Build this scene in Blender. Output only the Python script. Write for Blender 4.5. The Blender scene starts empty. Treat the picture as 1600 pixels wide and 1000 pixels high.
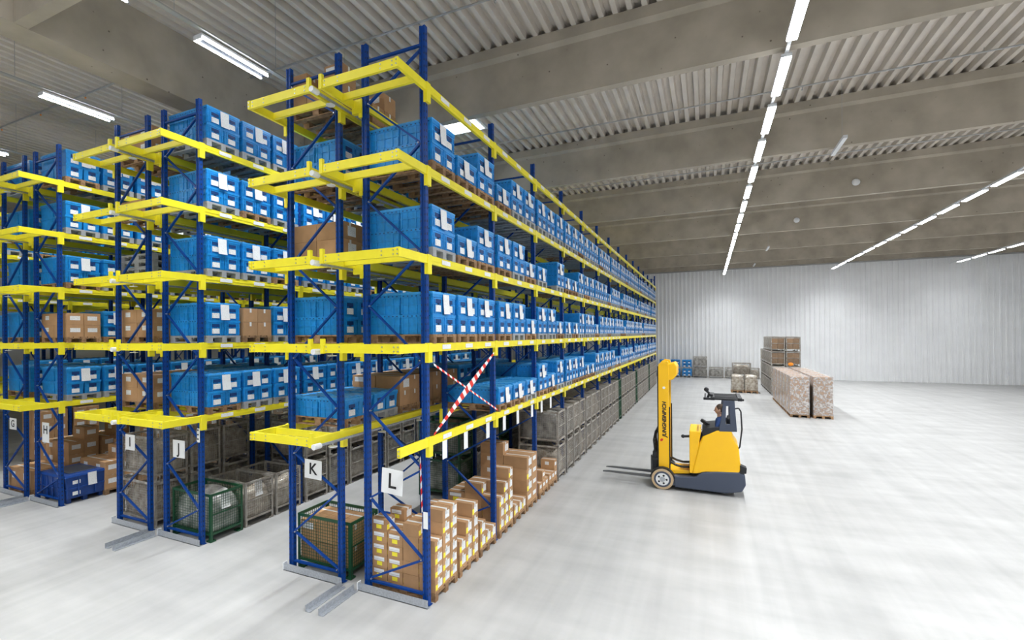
import bpy, bmesh, math, random
from mathutils import Vector, Matrix
random.seed(7)
C = bpy.context.scene.collection
PI = math.pi
# ------------------------------------------------------------------ camera
YAW, ROLL, EYE = 0.46832, 0.00675, 4.2
cam = bpy.data.cameras.new('camera'); cam.sensor_width = 36.0
cam.lens = 790.9 * 36 / 1600
cam.shift_x = (800 - 705.0) / 1600; cam.shift_y = (522.98 - 500) / 1600
cam.clip_start = 0.05; cam.clip_end = 300
co = bpy.data.objects.new('camera', cam); C.objects.link(co)
co.matrix_world = Matrix.Translation((0, 0, EYE)) @ Matrix.Rotation(YAW, 4, 'Z') @ Matrix.Rotation(PI / 2, 4, 'X') @ Matrix.Rotation(-ROLL, 4, 'Z')
bpy.context.scene.camera = co
# ------------------------------------------------------------------ world, exposure
w = bpy.data.worlds.new('world'); bpy.context.scene.world = w; w.use_nodes = True
w.node_tree.nodes['Background'].inputs[0].default_value = (0.8, 0.88, 1.0, 1)
w.node_tree.nodes['Background'].inputs[1].default_value = 0.6
vs = bpy.context.scene.view_settings
vs.view_transform = 'Standard'; vs.look = 'None'; vs.gamma = 1.0; vs.use_curve_mapping = False
vs.exposure = 0.0
LAMP_W = 112.0      # watts of each aisle luminaire
# ------------------------------------------------------------------ layout numbers
DEP, GAP, AIS, BAY, YF = 1.11, 0.555, 2.455, 2.763, 6.85
LEV = [2.54, 4.0, 5.37, 6.74, 8.03]
TALL, SHORT = 9.0, 8.5
XR = {}
_x = -3.92
for _pr in ('LK', 'JI', 'HG', 'FE', 'DC'):
    XR[_pr[0]] = (_x - DEP, _x)                                   # (rear post x, aisle post x)
    XR[_pr[1]] = (_x - 2 * DEP - GAP, _x - DEP - GAP)
    _x -= 2 * DEP + GAP + AIS
ZB, ZC = 9.7, 11.17          # underside of beams, underside of roof sheets
YW, XL, XRT, YN = 54.6, -36.0, 24.0, -13.0
# ------------------------------------------------------------------ materials
def mat(name, col, rough=0.5, metal=0.0, noise=0.0, nscale=8.0, col2=None, bump=0.0, emit=None, estr=0.0, spec=None, rnd=0.0):
    m = bpy.data.materials.new(name); m.use_nodes = True
    nt = m.node_tree; b = nt.nodes['Principled BSDF']
    b.inputs['Base Color'].default_value = (*col, 1); b.inputs['Roughness'].default_value = rough; b.inputs['Metallic'].default_value = metal
    if spec is not None: b.inputs['Specular IOR Level'].default_value = spec
    last = None
    if noise > 0 or bump > 0 or col2:
        tc = nt.nodes.new('ShaderNodeTexCoord'); n = nt.nodes.new('ShaderNodeTexNoise')
        n.inputs['Scale'].default_value = nscale; n.inputs['Detail'].default_value = 6
        nt.links.new(tc.outputs['Object'], n.inputs['Vector'])
        r = nt.nodes.new('ShaderNodeValToRGB')
        c2 = col2 if col2 else tuple(max(0, c * (1 - noise)) for c in col)
        r.color_ramp.elements[0].position = 0.32; r.color_ramp.elements[1].position = 0.68
        r.color_ramp.elements[0].color = (*c2, 1); r.color_ramp.elements[1].color = (*col, 1)
        nt.links.new(n.outputs['Fac'], r.inputs['Fac']); last = r.outputs['Color']
        if bump > 0:
            bp = nt.nodes.new('ShaderNodeBump'); bp.inputs['Strength'].default_value = bump; bp.inputs['Distance'].default_value = 0.02
            nt.links.new(n.outputs['Fac'], bp.inputs['Height']); nt.links.new(bp.outputs['Normal'], b.inputs['Normal'])
    if rnd > 0:
        oi = nt.nodes.new('ShaderNodeObjectInfo'); hs = nt.nodes.new('ShaderNodeHueSaturation')
        mr = nt.nodes.new('ShaderNodeMapRange'); mr.inputs[3].default_value = 1 - rnd; mr.inputs[4].default_value = 1 + rnd
        nt.links.new(oi.outputs['Random'], mr.inputs[0]); nt.links.new(mr.outputs[0], hs.inputs['Value'])
        if last: nt.links.new(last, hs.inputs['Color'])
        else: hs.inputs['Color'].default_value = (*col, 1)
        last = hs.outputs['Color']
    if last: nt.links.new(last, b.inputs['Base Color'])
    if emit:
        b.inputs['Emission Color'].default_value = (*emit, 1); b.inputs['Emission Strength'].default_value = estr
    return m
M = {}
M['crate'] = mat('crate_blue', (0.014, 0.295, 0.76), 0.38, noise=0.22, nscale=14, rnd=0.10)
M['crate_lid'] = mat('crate_lid_blue', (0.06, 0.40, 0.85), 0.35, noise=0.2, nscale=18, rnd=0.10)
M['crate_dark'] = mat('crate_recess_shade', (0.003, 0.04, 0.17), 0.5)  # shade of handle recesses and rim holes, put into the colour
M['bin'] = mat('bin_dark_blue', (0.008, 0.06, 0.30), 0.4, noise=0.25, nscale=9)
M['rack'] = mat('rack_blue_paint', (0.0015, 0.05, 0.27), 0.42, noise=0.12, nscale=6, spec=0.3)
M['slot'] = mat('rack_slot_dark', (0.004, 0.012, 0.04), 0.6)
M['yellow'] = mat('beam_yellow_paint', (0.92, 0.80, 0.025), 0.42, noise=0.07, nscale=5)
M['bolt'] = mat('bolt_zinc', (0.6, 0.6, 0.6), 0.3, 0.8)
M['galv'] = mat('galvanised_steel', (0.52, 0.55, 0.60), 0.38, 0.55, noise=0.25, nscale=30)
M['white'] = mat('white_paper', (0.86, 0.87, 0.88), 0.6)
M['whitepaint'] = mat('white_paint', (0.8, 0.81, 0.82), 0.4)
M['black'] = mat('black_print', (0.01, 0.01, 0.012), 0.5)
M['red'] = mat('red_print', (0.75, 0.03, 0.02), 0.5)
M['wood'] = mat('pallet_wood', (0.44, 0.27, 0.14), 0.8, col2=(0.22, 0.12, 0.06), nscale=12, bump=0.3, rnd=0.22)
M['plastic'] = mat('pallet_grey_plastic', (0.36, 0.37, 0.38), 0.55, noise=0.2, nscale=10, rnd=0.1)
M['card'] = mat('carton_board', (0.46, 0.265, 0.13), 0.8, noise=0.14, nscale=6, rnd=0.16)
M['tape'] = mat('packing_tape', (0.74, 0.74, 0.73), 0.35)
M['ylabel'] = mat('yellow_label', (0.95, 0.83, 0.05), 0.55)
M['cage'] = mat('cage_grey_steel', (0.50, 0.48, 0.44), 0.5, 0.2, col2=(0.28, 0.24, 0.20), nscale=9, rnd=0.12)
M['cage_green'] = mat('cage_green_paint', (0.012, 0.085, 0.035), 0.45, noise=0.3, nscale=9)
M['wrap'] = mat('grey_film_goods', (0.55, 0.54, 0.51), 0.25, col2=(0.16, 0.155, 0.15), nscale=5, bump=0.9, rnd=0.15)
M['bagclear'] = mat('clear_bag_goods', (0.60, 0.55, 0.47), 0.2, col2=(0.26, 0.21, 0.16), nscale=6, bump=0.9, rnd=0.15)
M['truck_y'] = mat('truck_yellow', (1.0, 0.56, 0.008), 0.35)
M['truck_g'] = mat('truck_slate', (0.055, 0.07, 0.11), 0.45)
M['truck_k'] = mat('truck_black', (0.012, 0.013, 0.016), 0.5)
M['tyre'] = mat('tyre_tan', (0.55, 0.40, 0.24), 0.7)
M['skin'] = mat('skin', (0.55, 0.32, 0.22), 0.5)
M['hair'] = mat('hair_brown', (0.06, 0.035, 0.02), 0.7)
M['overall'] = mat('navy_workwear', (0.012, 0.045, 0.16), 0.8)
M['steel'] = mat('fork_steel', (0.16, 0.165, 0.17), 0.4, 0.7)
M['lens'] = mat('lamp_diffuser', (0.9, 0.95, 1.0), 0.4, emit=(0.93, 0.97, 1.0), estr=30.0)
M['lampbody'] = mat('lamp_housing', (0.75, 0.77, 0.8), 0.3, 0.2)
M['sky'] = mat('skylight_pane', (0.9, 0.95, 1.0), 0.3, emit=(0.95, 0.98, 1.0), estr=4.0)
M['orange'] = mat('orange_label', (0.95, 0.30, 0.02), 0.5)

def paper_mat():
    m = mat('printed_paper', (0.86, 0.87, 0.88), 0.6); nt = m.node_tree; b = nt.nodes['Principled BSDF']
    tc = nt.nodes.new('ShaderNodeTexCoord'); mp = nt.nodes.new('ShaderNodeMapping'); mp.inputs['Scale'].default_value = (1, 90, 150)
    n = nt.nodes.new('ShaderNodeTexNoise'); n.inputs['Scale'].default_value = 1; n.inputs['Detail'].default_value = 1
    r = nt.nodes.new('ShaderNodeValToRGB'); r.color_ramp.elements[0].position = 0.36; r.color_ramp.elements[1].position = 0.42
    r.color_ramp.elements[0].color = (0.50, 0.51, 0.54, 1); r.color_ramp.elements[1].color = (0.86, 0.87, 0.88, 1)
    nt.links.new(tc.outputs['Object'], mp.inputs[0]); nt.links.new(mp.outputs[0], n.inputs['Vector']); nt.links.new(n.outputs['Fac'], r.inputs[0]); nt.links.new(r.outputs[0], b.inputs['Base Color'])
    return m
M['paper'] = paper_mat()

def floor_mat():
    m = bpy.data.materials.new('floor_concrete'); m.use_nodes = True; nt = m.node_tree; b = nt.nodes['Principled BSDF']
    tc = nt.nodes.new('ShaderNodeTexCoord')
    n1 = nt.nodes.new('ShaderNodeTexNoise'); n1.inputs['Scale'].default_value = 0.7; n1.inputs['Detail'].default_value = 8; n1.inputs['Roughness'].default_value = 0.6
    mp = nt.nodes.new('ShaderNodeMapping'); mp.inputs['Scale'].default_value = (2.6, 0.10, 1); mp.inputs['Rotation'].default_value = (0, 0, 0.02)
    n2 = nt.nodes.new('ShaderNodeTexNoise'); n2.inputs['Scale'].default_value = 1.3; n2.inputs['Detail'].default_value = 5
    mp3 = nt.nodes.new('ShaderNodeMapping'); mp3.inputs['Scale'].default_value = (0.5, 1.6, 1); mp3.inputs['Rotation'].default_value = (0, 0, 0.12)
    n3 = nt.nodes.new('ShaderNodeTexNoise'); n3.inputs['Scale'].default_value = 1.0; n3.inputs['Detail'].default_value = 4
    nt.links.new(tc.outputs['Object'], n1.inputs['Vector']); nt.links.new(tc.outputs['Object'], mp.inputs[0]); nt.links.new(mp.outputs[0], n2.inputs['Vector'])
    nt.links.new(tc.outputs['Object'], mp3.inputs[0]); nt.links.new(mp3.outputs[0], n3.inputs['Vector'])
    mx = nt.nodes.new('ShaderNodeMath'); mx.operation = 'ADD'; nt.links.new(n1.outputs['Fac'], mx.inputs[0]); nt.links.new(n2.outputs['Fac'], mx.inputs[1])
    mx2 = nt.nodes.new('ShaderNodeMath'); mx2.operation = 'ADD'; nt.links.new(mx.outputs[0], mx2.inputs[0]); nt.links.new(n3.outputs['Fac'], mx2.inputs[1])
    md = nt.nodes.new('ShaderNodeMath'); md.operation = 'DIVIDE'; md.inputs[1].default_value = 3; nt.links.new(mx2.outputs[0], md.inputs[0])
    r = nt.nodes.new('ShaderNodeValToRGB'); r.color_ramp.elements[0].position = 0.36; r.color_ramp.elements[1].position = 0.62
    r.color_ramp.elements[0].color = (0.33, 0.328, 0.325, 1); r.color_ramp.elements[1].color = (0.46, 0.457, 0.452, 1)
    nt.links.new(md.outputs[0], r.inputs['Fac']); nt.links.new(r.outputs['Color'], b.inputs['Base Color'])
    b.inputs['Roughness'].default_value = 0.42; b.inputs['Specular IOR Level'].default_value = 0.35
    return m
M['floor'] = floor_mat()
def concrete_mat(name, ca, cb):
    m = bpy.data.materials.new(name); m.use_nodes = True; nt = m.node_tree; b = nt.nodes['Principled BSDF']
    tc = nt.nodes.new('ShaderNodeTexCoord')
    n1 = nt.nodes.new('ShaderNodeTexNoise'); n1.inputs['Scale'].default_value = 1.2; n1.inputs['Detail'].default_value = 10
    v = nt.nodes.new('ShaderNodeTexVoronoi'); v.inputs['Scale'].default_value = 3.2
    nt.links.new(tc.outputs['Object'], n1.inputs['Vector']); nt.links.new(tc.outputs['Object'], v.inputs['Vector'])
    r = nt.nodes.new('ShaderNodeValToRGB'); r.color_ramp.elements[0].position = 0.3; r.color_ramp.elements[1].position = 0.7
    r.color_ramp.elements[0].color = (*ca, 1); r.color_ramp.elements[1].color = (*cb, 1)
    r2 = nt.nodes.new('ShaderNodeValToRGB'); r2.color_ramp.elements[0].position = 0.04; r2.color_ramp.elements[1].position = 0.075
    r2.color_ramp.elements[0].color = (0.35, 0.33, 0.32, 1); r2.color_ramp.elements[1].color = (1, 1, 1, 1)
    mx = nt.nodes.new('ShaderNodeMixRGB'); mx.blend_type = 'MULTIPLY'; mx.inputs[0].default_value = 1
    nt.links.new(n1.outputs['Fac'], r.inputs['Fac']); nt.links.new(v.outputs['Distance'], r2.inputs['Fac'])
    nt.links.new(r.outputs[0], mx.inputs[1]); nt.links.new(r2.outputs[0], mx.inputs[2]); nt.links.new(mx.outputs[0], b.inputs['Base Color'])
    b.inputs['Roughness'].default_value = 0.85
    return m
M['concrete'] = concrete_mat('beam_concrete', (0.35, 0.31, 0.25), (0.49, 0.435, 0.355))
M['roof'] = mat('roof_sheet_grey', (0.66, 0.60, 0.53), 0.55, 0.0, noise=0.12, nscale=1.5)
M['wall'] = mat('wall_cladding_white', (0.90, 0.91, 0.92), 0.55, noise=0.05, nscale=1.0)
M['pipe'] = mat('pipe_grey', (0.42, 0.42, 0.42), 0.45, 0.3)

# ------------------------------------------------------------------ mesh helpers
class MB:
    def __init__(s): s.v = []; s.f = []; s.mi = []; s.mats = []
    def m(s, name):
        if name not in s.mats: s.mats.append(name)
        return s.mats.index(name)
    def poly(s, pts, name):
        b = len(s.v); s.v += [tuple(p) for p in pts]; s.f.append(tuple(range(b, b + len(pts)))); s.mi.append(s.m(name))
    def box(s, x0, x1, y0, y1, z0, z1, name):
        if x0 > x1: x0, x1 = x1, x0
        if y0 > y1: y0, y1 = y1, y0
        if z0 > z1: z0, z1 = z1, z0
        b = len(s.v); s.v += [(x0, y0, z0), (x1, y0, z0), (x1, y1, z0), (x0, y1, z0), (x0, y0, z1), (x1, y0, z1), (x1, y1, z1), (x0, y1, z1)]
        for q in ((0, 3, 2, 1), (4, 5, 6, 7), (0, 1, 5, 4), (1, 2, 6, 5), (2, 3, 7, 6), (3, 0, 4, 7)):
            s.f.append(tuple(b + i for i in q)); s.mi.append(s.m(name))
    def frust(s, a, z0, c, z1, name):        # a, c = (x0,x1,y0,y1)
        b = len(s.v); s.v += [(a[0], a[2], z0), (a[1], a[2], z0), (a[1], a[3], z0), (a[0], a[3], z0), (c[0], c[2], z1), (c[1], c[2], z1), (c[1], c[3], z1), (c[0], c[3], z1)]
        for q in ((0, 3, 2, 1), (4, 5, 6, 7), (0, 1, 5, 4), (1, 2, 6, 5), (2, 3, 7, 6), (3, 0, 4, 7)):
            s.f.append(tuple(b + i for i in q)); s.mi.append(s.m(name))
    def prism(s, pts, axis, a, c, name):     # polygon pts in the plane normal to axis
        def P(u, v, t): return {'x': (t, u, v), 'y': (u, t, v), 'z': (u, v, t)}[axis]
        n = len(pts); b = len(s.v)
        s.v += [P(u, v, a) for u, v in pts] + [P(u, v, c) for u, v in pts]
        s.f.append(tuple(range(b, b + n))); s.f.append(tuple(range(b + 2 * n - 1, b + n - 1, -1))); s.mi += [s.m(name)] * 2
        for i in range(n):
            j = (i + 1) % n; s.f.append((b + i, b + n + i, b + n + j, b + j)); s.mi.append(s.m(name))
    def bar(s, p, q, wd, ht, name, up=(0, 0, 1)):
        p = Vector(p); q = Vector(q); d = (q - p).normalized(); u = Vector(up)
        if abs(d.dot(u)) > 0.98: u = Vector((0, 1, 0))
        sx = d.cross(u).normalized(); sz = sx.cross(d).normalized(); b = len(s.v)
        for o in (p, q):
            for (a, c) in ((-1, -1), (1, -1), (1, 1), (-1, 1)): s.v.append(tuple(o + sx * a * wd / 2 + sz * c * ht / 2))
        for k in ((3, 2, 1, 0), (4, 5, 6, 7), (0, 1, 5, 4), (1, 2, 6, 5), (2, 3, 7, 6), (3, 0, 4, 7)):
            s.f.append(tuple(b + i for i in k)); s.mi.append(s.m(name))
    def tube(s, p, q, r, name, n=10, r2=None):
        p = Vector(p); q = Vector(q); d = (q - p).normalized(); u = Vector((0, 0, 1))
        if abs(d.dot(u)) > 0.98: u = Vector((0, 1, 0))
        sx = d.cross(u).normalized(); sz = sx.cross(d).normalized(); b = len(s.v); r2 = r if r2 is None else r2
        for o, rr in ((p, r), (q, r2)):
            for i in range(n):
                t = 2 * PI * i / n; s.v.append(tuple(o + sx * math.cos(t) * rr + sz * math.sin(t) * rr))
        for i in range(n):
            j = (i + 1) % n; s.f.append((b + i, b + j, b + n + j, b + n + i)); s.mi.append(s.m(name))
        s.f.append(tuple(range(b + n - 1, b - 1, -1))); s.f.append(tuple(range(b + n, b + 2 * n))); s.mi += [s.m(name)] * 2
    def path(s, pts, r, name, n=8):
        for i in range(len(pts) - 1): s.tube(pts[i], pts[i + 1], r, name, n)
    def ball(s, c, r, name, sx=1, sy=1, sz=1, n=8):
        b = len(s.v); k = n
        for i in range(k + 1):
            a = PI * i / k
            for j in range(2 * k):
                t = PI * j / k; s.v.append((c[0] + r * sx * math.sin(a) * math.cos(t), c[1] + r * sy * math.sin(a) * math.sin(t), c[2] + r * sz * math.cos(a)))
        for i in range(k):
            for j in range(2 * k):
                j2 = (j + 1) % (2 * k); s.f.append((b + i * 2 * k + j, b + (i + 1) * 2 * k + j, b + (i + 1) * 2 * k + j2, b + i * 2 * k + j2)); s.mi.append(s.m(name))
    def merge(s, o, off=(0, 0, 0)):
        b = len(s.v); ox, oy, oz = off; s.v += [(x + ox, y + oy, z + oz) for x, y, z in o.v]
        mp = [s.m(n) for n in o.mats]
        s.f += [tuple(b + i for i in f) for f in o.f]; s.mi += [mp[i] for i in o.mi]
    def mesh(s, name, smooth=False):
        me = bpy.data.meshes.new(name); me.from_pydata(s.v, [], s.f); me.polygons.foreach_set('material_index', s.mi)
        for n in s.mats: me.materials.append(M[n])
        if smooth: me.polygons.foreach_set('use_smooth', [True] * len(s.f))
        me.update(); return me
def link(name, me, parent=None, loc=(0, 0, 0), bevel=0.0, rz=0.0):
    o = bpy.data.objects.new(name, me); C.objects.link(o); o.location = loc; o.rotation_euler = (0, 0, rz)
    if parent: o.parent = parent
    if bevel:
        md = o.modifiers.new('bevel', 'BEVEL'); md.width = bevel; md.segments = 2; md.limit_method = 'ANGLE'
    return o
def tag(o, label, cat, group=None, kind=None):
    o['label'] = label; o['category'] = cat
    if group: o['group'] = group
    if kind: o['kind'] = kind
    return o
def empty(name, loc, label, cat, group=None, rz=0.0):
    o = bpy.data.objects.new(name, None); C.objects.link(o); o.location = loc; o.rotation_euler = (0, 0, rz); o.empty_display_size = 0.1
    return tag(o, label, cat, group)
def struct(name, me, loc=(0, 0, 0)):
    o = link(name, me, None, loc); o['kind'] = 'structure'; return o
ORD = ['first', 'second', 'third', 'fourth', 'fifth', 'sixth', 'seventh', 'eighth', 'ninth', 'tenth', 'eleventh', 'twelfth', 'thirteenth', 'fourteenth']
_U = ['', 'first', 'second', 'third', 'fourth', 'fifth', 'sixth', 'seventh', 'eighth', 'ninth']
_T = {10: 'tenth', 11: 'eleventh', 12: 'twelfth', 13: 'thirteenth', 14: 'fourteenth', 15: 'fifteenth', 16: 'sixteenth', 17: 'seventeenth', 18: 'eighteenth', 19: 'nineteenth', 20: 'twentieth', 30: 'thirtieth', 40: 'fortieth'}
def nth(n):
    if n in _T: return _T[n]
    if n < 10: return _U[n]
    return {2: 'twenty', 3: 'thirty', 4: 'forty'}[n // 10] + '-' + _U[n % 10]
SHELF = ['lowest shelf', 'second shelf', 'third shelf', 'fourth shelf', 'top shelf']
POS = ['near', 'middle', 'far']
# ------------------------------------------------------------------ room shell
b = MB(); b.box(XL, XRT, YN, YW, -0.2, 0, 'floor'); struct('floor', b.mesh('floor'))
# trapezoidal roof sheets running along Y
b = MB(); x = XL; pit = 0.30
while x < XRT:
    p = [(x, ZC), (x + 0.11, ZC), (x + 0.14, ZC + 0.15), (x + 0.27, ZC + 0.15), (x + pit, ZC)]
    for i in range(4):
        (a, za), (c, zc) = p[i], p[i + 1]
        b.poly([(a, YN, za), (a, YW, za), (c, YW, zc), (c, YN, zc)], 'roof')
    x += pit
b.box(XL, XRT, YN, YW, ZC + 0.2, ZC + 0.3, 'roof')
struct('ceiling', b.mesh('ceiling'))
# far wall with vertical ribs
b = MB(); x = XL; pit = 0.36
while x < XRT:
    p = [(x, YW), (x + 0.20, YW), (x + 0.23, YW - 0.045), (x + 0.33, YW - 0.045), (x + pit, YW)]
    for i in range(4):
        (a, ya), (c, yc) = p[i], p[i + 1]; b.poly([(a, ya, 0), (c, yc, 0), (c, yc, ZC + .2), (a, ya, ZC + .2)], 'wall')
    x += pit
b.box(XL, XRT, YW + 0.01, YW + 0.2, 0, ZC + .3, 'wall')
struct('wall_far', b.mesh('wall_far'))
for nm, a in (('wall_left', (XL - 0.2, XL, YN, YW)), ('wall_right', (XRT, XRT + 0.2, YN, YW)), ('wall_near', (XL, XRT, YN - 0.2, YN))):
    b = MB(); b.box(*a, 0, ZC + .3, 'wall'); struct(nm, b.mesh(nm))
b = MB(); b.box(XL, XRT, YW - 0.5, YW - 0.05, 10.25, ZC, 'concrete'); b.box(XL, XRT, YW - .35, YW - .25, 10.13, 10.23, 'pipe')
struct('trim_1', b.mesh('edge_beam'))
# concrete roof beams across the hall, one girder along it
GX0, GX1 = -11.42, -10.78
yb = 4.5 - 14.2; k = 2
beam_y = [-9.9, -2.7, 4.45, 11.6, 18.55, 25.5, 32.6, 39.2, 45.8]
for y0 in beam_y:
    for (xa, xb) in ((GX1 + 0.01, XRT), (XL, GX0 - 0.01)):
        if xb < GX0: continue
        b = MB()
        b.prism([(y0, ZB), (y0 + 0.22, ZB), (y0 + 0.22, ZC - 0.33), (y0 + 0.34, ZC - 0.25), (y0 + 0.34, ZC), (y0 - 0.12, ZC), (y0 - 0.12, ZC - 0.25), (y0, ZC - 0.33)], 'x', xa, xb, 'concrete')
        o = struct('trim_%d' % k, b.mesh('roof_beam')); k += 1
for y0 in beam_y[:3] + beam_y[5:]:
    b = MB(); b.box(XL, GX0 - 0.01, y0, y0 + 0.22, ZB + .3, ZC, 'concrete'); struct('trim_%d' % k, b.mesh('roof_beam')); k += 1
b = MB(); b.prism([(GX0, ZB), (GX1, ZB), (GX1, ZC - 0.01), (GX0, ZC - 0.01)], 'y', YN, YW, 'concrete'); struct('trim_%d' % k, b.mesh('girder'))
b = MB(); b.box(-7.95, -6.55, 14.3, 15.75, ZC - 0.05, ZC - 0.01, 'whitepaint'); b.box(-7.87, -6.63, 14.38, 15.67, ZC - 0.065, ZC - 0.05, 'sky')
struct('window_1', b.mesh('skylight'))
# pipes under the roof
for i, y in enumerate((2.2, 9.6, 17.0, 24.0, 31.0)):
    b = MB(); b.tube((GX1, y, ZC - 0.12), (XRT, y, ZC - 0.12), 0.024, 'pipe', 8)
    xx = -10
    while xx < XRT - 1:
        b.tube((xx, y, ZC - 0.20), (xx, y, ZC - 0.12), 0.012, 'pipe', 6); b.ball((xx, y, ZC - 0.22), 0.025, 'pipe', n=4); b.tube((xx + .6, y, ZC - .012), (xx + .6, y, ZC - 0.12), 0.006, 'pipe', 5); xx += 3.1
    o = link('sprinkler_pipe', b.mesh('sprinkler_pipe')); tag(o, 'thin grey sprinkler pipe crossing under the roof sheets, %s from the near end' % ORD[i], 'pipe', 'sprinkler pipes under the roof')
for i, y in enumerate((5.4, 8.1, 12.0)):
    b = MB(); b.tube((XL, y, ZC - 0.12), (GX0, y, ZC - 0.12), 0.024, 'pipe', 8)
    xx = -30
    while xx < GX0 - 1:
        b.tube((xx, y, ZC - 0.20), (xx, y, ZC - 0.12), 0.012, 'pipe', 6); b.ball((xx, y, ZC - 0.22), 0.025, 'orange', n=4); xx += 2.4
    o = link('sprinkler_pipe', b.mesh('sprinkler_pipe')); tag(o, 'thin grey sprinkler pipe left of the concrete girder, %s of them from the near end' % ORD[i], 'pipe', 'sprinkler pipes under the roof')
# ------------------------------------------------------------------ luminaires
def lamp_meshes(L, wd):
    b = MB(); b.box(-wd - .01, wd + .01, 0, L, 0, .07, 'lampbody'); body = b.mesh('lamp_housing')
    b = MB(); b.box(-wd, wd, .02, L - .02, -.022, 0, 'lens'); lens = b.mesh('lamp_diffuser')
    return body, lens
_area = {}
def lamp(x, y, z, L, mm, label, grp, watts, spread=2.2):
    o = empty('ceiling_luminaire', (x, y, z), label, 'lamp', grp)
    link('housing', mm[0], o); link('diffuser', mm[1], o)
    if (watts, spread) not in _area:
        l = bpy.data.lights.new('luminaire_light', 'AREA'); l.shape = 'RECTANGLE'; l.size = 0.09; l.size_y = L; l.energy = watts; l.color = (0.95, 0.98, 1.0); l.spread = spread; _area[(watts, spread)] = l
    lo = bpy.data.objects.new('light', _area[(watts, spread)]); C.objects.link(lo); lo.parent = o; lo.location = (0, L / 2, -0.03)
    return o
mmA = lamp_meshes(1.8, .08)
yy = 11.65 - 2.42 * 9; ys = []
while yy < 52.2: ys.append(yy); yy += 2.42
for li, (lx, desc) in enumerate(((1.4, 'above the open aisle'), (9.4, 'in the next row to the right'), (17.2, 'in the right-hand row'))):
    for i, y in enumerate(ys):
        lamp(lx, y, 9.52, 1.8, mmA, 'bright linear luminaire %s, %s from the far wall' % (desc, ('%s' % (nth(len(ys) - i)))), 'continuous row of luminaires ' + desc, LAMP_W if li < 2 else LAMP_W * .45)
    b = MB(); b.box(-.03, .03, YN + .5, 53.8, 0, .05, 'lampbody')
    for yb_ in beam_y: b.tube((0, yb_ + .1, 0), (0, yb_ + .1, ZB - 9.6), .008, 'pipe', 5)
    tag(link('lighting_track', b.mesh('lighting_track'), None, (lx, 0, 9.595)), 'slim metal track carrying the lit lamps ' + desc, 'track', 'tracks carrying the luminaires')
b = MB(); b.box(-.11, .11, 0, 1.5, .03, .07, 'lampbody'); b.box(-.075, .075, .01, 1.49, .0, .03, 'truck_g'); b.box(-.11, .11, -.004, 0, -.02, .07, 'lampbody'); _h = b.mesh('lamp_housing')
b = MB(); b.box(-.105, -.08, .0, 1.5, -.018, .01, 'lens'); b.box(.08, .105, .0, 1.5, -.018, .01, 'lens'); b.box(-.075, .075, 0, .04, -.022, .03, 'lens'); mmB = (_h, b.mesh('lamp_diffuser'))
def trough(label, x, y, z, L=1.5):
    pass
yl = [5.92 - 2.65 * 4 + 2.65 * i for i in range(19)]
for lx, lz, desc in ((-7.93, 9.42, 'above the aisle between racks J and K'), (-13.15, 9.58, 'above the aisle between racks H and I'), (-18.4, 9.58, 'above the aisle left of rack G')):
    for i, y in enumerate(yl):
        if i > 13 and lx < -10: continue
        lamp(lx, y, lz, 1.5, mmB, 'linear luminaire %s, %s from the near end' % (desc, nth(i + 1)), 'luminaires ' + desc, LAMP_W * (.62 if lx > -10 else .48), 1.72)
    b = MB(); b.box(-.05, .05, YN + .5, 50, 0, .03, 'pipe')
    for i in range(26): b.tube((0, -10 + 2.2 * i, .03), (0, -10 + 2.2 * i, ZC - lz - .12), .006, 'pipe', 5)
    tag(link('cable_tray', b.mesh('cable_tray'), None, (lx + .12, 0, lz + .1)), 'thin grey cable tray running ' + desc, 'cable tray', 'cable trays over the rack aisles')
for r_, yy in enumerate((2.2, -1.8)):  # unseen fill lamps, added overhead to brighten the camera-facing sides of the goods
    for q in range(9):
        lamp(-18.5 + 3.0 * q, yy, 9.55, 1.5, mmB, 'added fill lamp above the cross aisle before the racks, %s row, %s from left' % (('far', 'near')[r_], nth(q + 1)), 'added fill lamps over the cross aisle', LAMP_W * .30, 2.5)
b = MB(); b.box(-.05, .05, 0, 1.6, 0, .08, 'lampbody')
me = b.mesh('lamp_unlit')
for i, (x, y, z) in enumerate(((3.4, 17.2, 9.5), (3.45, 37.0, 9.5), (3.4, 46.5, 9.6))):
    o = tag(link('pendant_luminaire', me, None, (x, y, z)), 'small unlit grey lamp right of the lit row, %s' % ('nearest one', 'middle one by the fourth beam', 'one close to the far wall')[i], 'lamp', 'small unlit lamps right of the lit row')
    bb = MB(); bb.tube((0, .4, .08), (0, .4, ZC - z + .12), .006, 'pipe', 5); link('suspension_wire', bb.mesh('wire'), o)
for i, (x, y) in enumerate(((5.35, 25.42), (4.3, 32.5))):
    b = MB(); b.ball((0, 0, 0), 0.14, 'whitepaint', 1, .5, 1, 6); tag(link('round_sensor', b.mesh('round_sensor'), None, (x, y, 10.2)), ('round white sensor on the face of the sixth beam', 'round white sensor on the face of the seventh beam')[i], 'sensor')
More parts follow.
